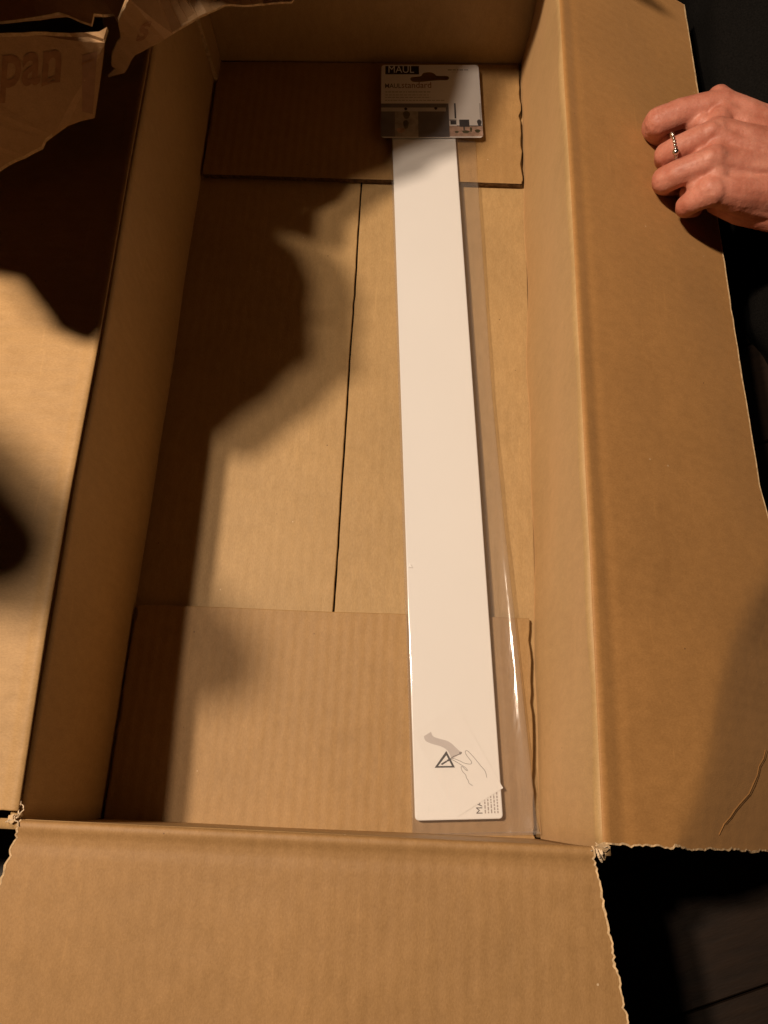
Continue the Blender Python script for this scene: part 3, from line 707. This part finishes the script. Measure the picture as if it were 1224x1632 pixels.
WR = [(Vector(hp(1146, 172, 12.9 + DZ, 1)[:3]), .75, .010), (Vector(hp(1134, 211, 13.4 + DZ, 1)[:3]), .5, .010), (Vector(hp(1132, 253, 13.2 + DZ, 1)[:3]), .5, .010),
      (Vector(hp(1046, 196, 11.9 + DZ, 1)[:3]), .8, .014), (Vector(hp(1062, 246, 11.8 + DZ, 1)[:3]), .6, .012), (Vector(hp(1060, 286, 11.5 + DZ, 1)[:3]), .7, .012), (Vector(hp(1094, 328, 10.9 + DZ, 1)[:3]), .6, .010)]
FA = (Vector(hp(1048, 195, 11.9 + DZ, 1)[:3]) - Vector(hp(1152, 166, 12.7 + DZ, 1)[:3])).normalized()
def skin_disp(p):
    e = 0
    for c_, rad, amp in WR:
        d = (p - c_).length
        if d < rad * 2: e -= amp * math.exp(-(d / rad) ** 2) * abs(math.sin((p - c_).dot(FA) * 19 + 2.2 * n1(p.x * 3, p.y * 3, p.z * 3))) ** .5 * 1.6
    return e + base_disp(p)
def base_disp(p):
    return .018 * n1(p.x * 1.3, p.y * 1.3, p.z * 1.3) + .008 * n1(p.x * 4, p.y * 4, p.z * 4)
blob('body', B, M['skin'], person, .06, 30, 2, skin_disp)
# black clothing: sleeve beyond the wrist, thigh and lap beside the flap
def cloth_disp(p):
    q = Vector((p.x * .11, p.y * .16, p.z * .13)); r = 1 - abs(noise.noise(q)) * 2.2
    return .9 * r * .6 + .35 * n1(p.x * .5, p.y * .35, p.z * .4)
def bc(*pts): return chain([tuple(p) for p in pts], 1.2)
w_ = hp(1400, 275, 11.4, 3)
blob('sleeve', bc((w_[0] + 1.5, w_[1] - .5, w_[2], 3.0), (w_[0] + 14, w_[1] - 1, w_[2] + 4, 4.2), (w_[0] + 30, w_[1] + 10, w_[2] + 18, 5.5)), M['cloth'], person, .5, 2, 2, cloth_disp)
T = bc((60, 30, -3, 9), (62, 8, -6, 8)) + bc((46, 40, -8, 6), (46, 12, -9, 6)) + bc((47, 92, 5, 9), (45.4, 70, 3.5, 8.2), (45, 52, 2.5, 7.6), (46.5, 38, 1.5, 7), (50, 22, 0, 6)) + bc((66, 88, 8, 9), (64, 60, 8, 9), (60, 38, 5, 8)) + bc((50, 90, 8, 10), (64, 92, 9, 11))
blob('trousers', T, M['cloth'], person, .5, 3, 2, cloth_disp)
# the ring: a string of little silver beads with one large bead
ring = bpy.data.objects.new('ring', bpy.data.meshes.new('ring')); bpy.data.objects.remove(ring)
def finger_frame():
    a = Vector(hp(1110, 220, 12.9 + DZ, 1)[:3]); b_ = Vector(hp(1078, 234, 12.5 + DZ, 1)[:3])
    c_ = a.lerp(b_, 1.12); d = (b_ - a).normalized(); u = Vector((0, 0, 1)); u = (u - d * u.dot(d)).normalized(); s = d.cross(u); return c_, d, u, s
rc, rd, ru, rs_ = finger_frame()
def beads(name, items, parent):
    base = bmesh.new(); bmesh.ops.create_icosphere(base, subdivisions=2, radius=1)
    bv = [v.co.copy() for v in base.verts]; bf = [[v.index for v in f.verts] for f in base.faces]; base.free(); V = []; F = []
    for p, r in items:
        o = len(V); V += [p + v * r for v in bv]; F += [[i + o for i in f] for f in bf]
    return mesh(name, V, F, M['silver'], parent, True)
RR = .80; tilt = .25
def rp(a): return rc + (ru * math.cos(a) + rs_ * math.sin(a)) * RR + rd * (tilt * math.sin(a)) * -1.0 * .5
band = beads('ring', [(rp(k * math.tau / 25),   .10) for k in range(25)], person)
beads('bead', [(rp(-1.0) + ru * .05, .21)], band)
beads('bead', [(rp(-1.36) + ru * .05, .10)], band)

# ---------------------------------------------------------------- the photographer, leaning over the box just outside the frame
ph = thing('person', 'photographer in dark clothes leaning over the near end of the box, outside the frame', 'person')
def bl(*pts): return chain([tuple(p) for p in pts], .8)
hd = [(16, -1, 66, 7.6), (16, -1, 68.5, 7.4), (16, -1, 62, 6.2), (16, 2, 61, 4.6), (16, 6.5, 64, 1.5), (8.6, -1, 65, 1.4), (23.4, -1, 65, 1.4)] + bl((16, -5, 62, 5), (15, -12, 59, 5.2))
hn = bl((-9.2, 15.9, 40, 1.8), (-11.2, 16.7, 40, 2.7), (-14, 18, 40.5, 3.5), (-18, 20, 43, 3.9), (-25.5, 22, 50, 3.6))
blob('body', hd, M['skin'], ph, .5, 2, 2)
blob('hand', hn, M['skin'], ph, .5, 2, 2)
jp = bl((14, -10, 58, 6.5), (18, -24, 50, 12), (20, -34, 34, 13), (21, -42, 14, 12)) + bl((8, -18, 56, 6), (-16, -12, 52, 5.5), (-36, 10, 53, 5), (-26, 21.8, 50, 3.8)) + bl((26, -18, 56, 6), (36, -6, 50, 5))
blob('jumper', jp, M['cloth'], ph, .8, 2, 2)
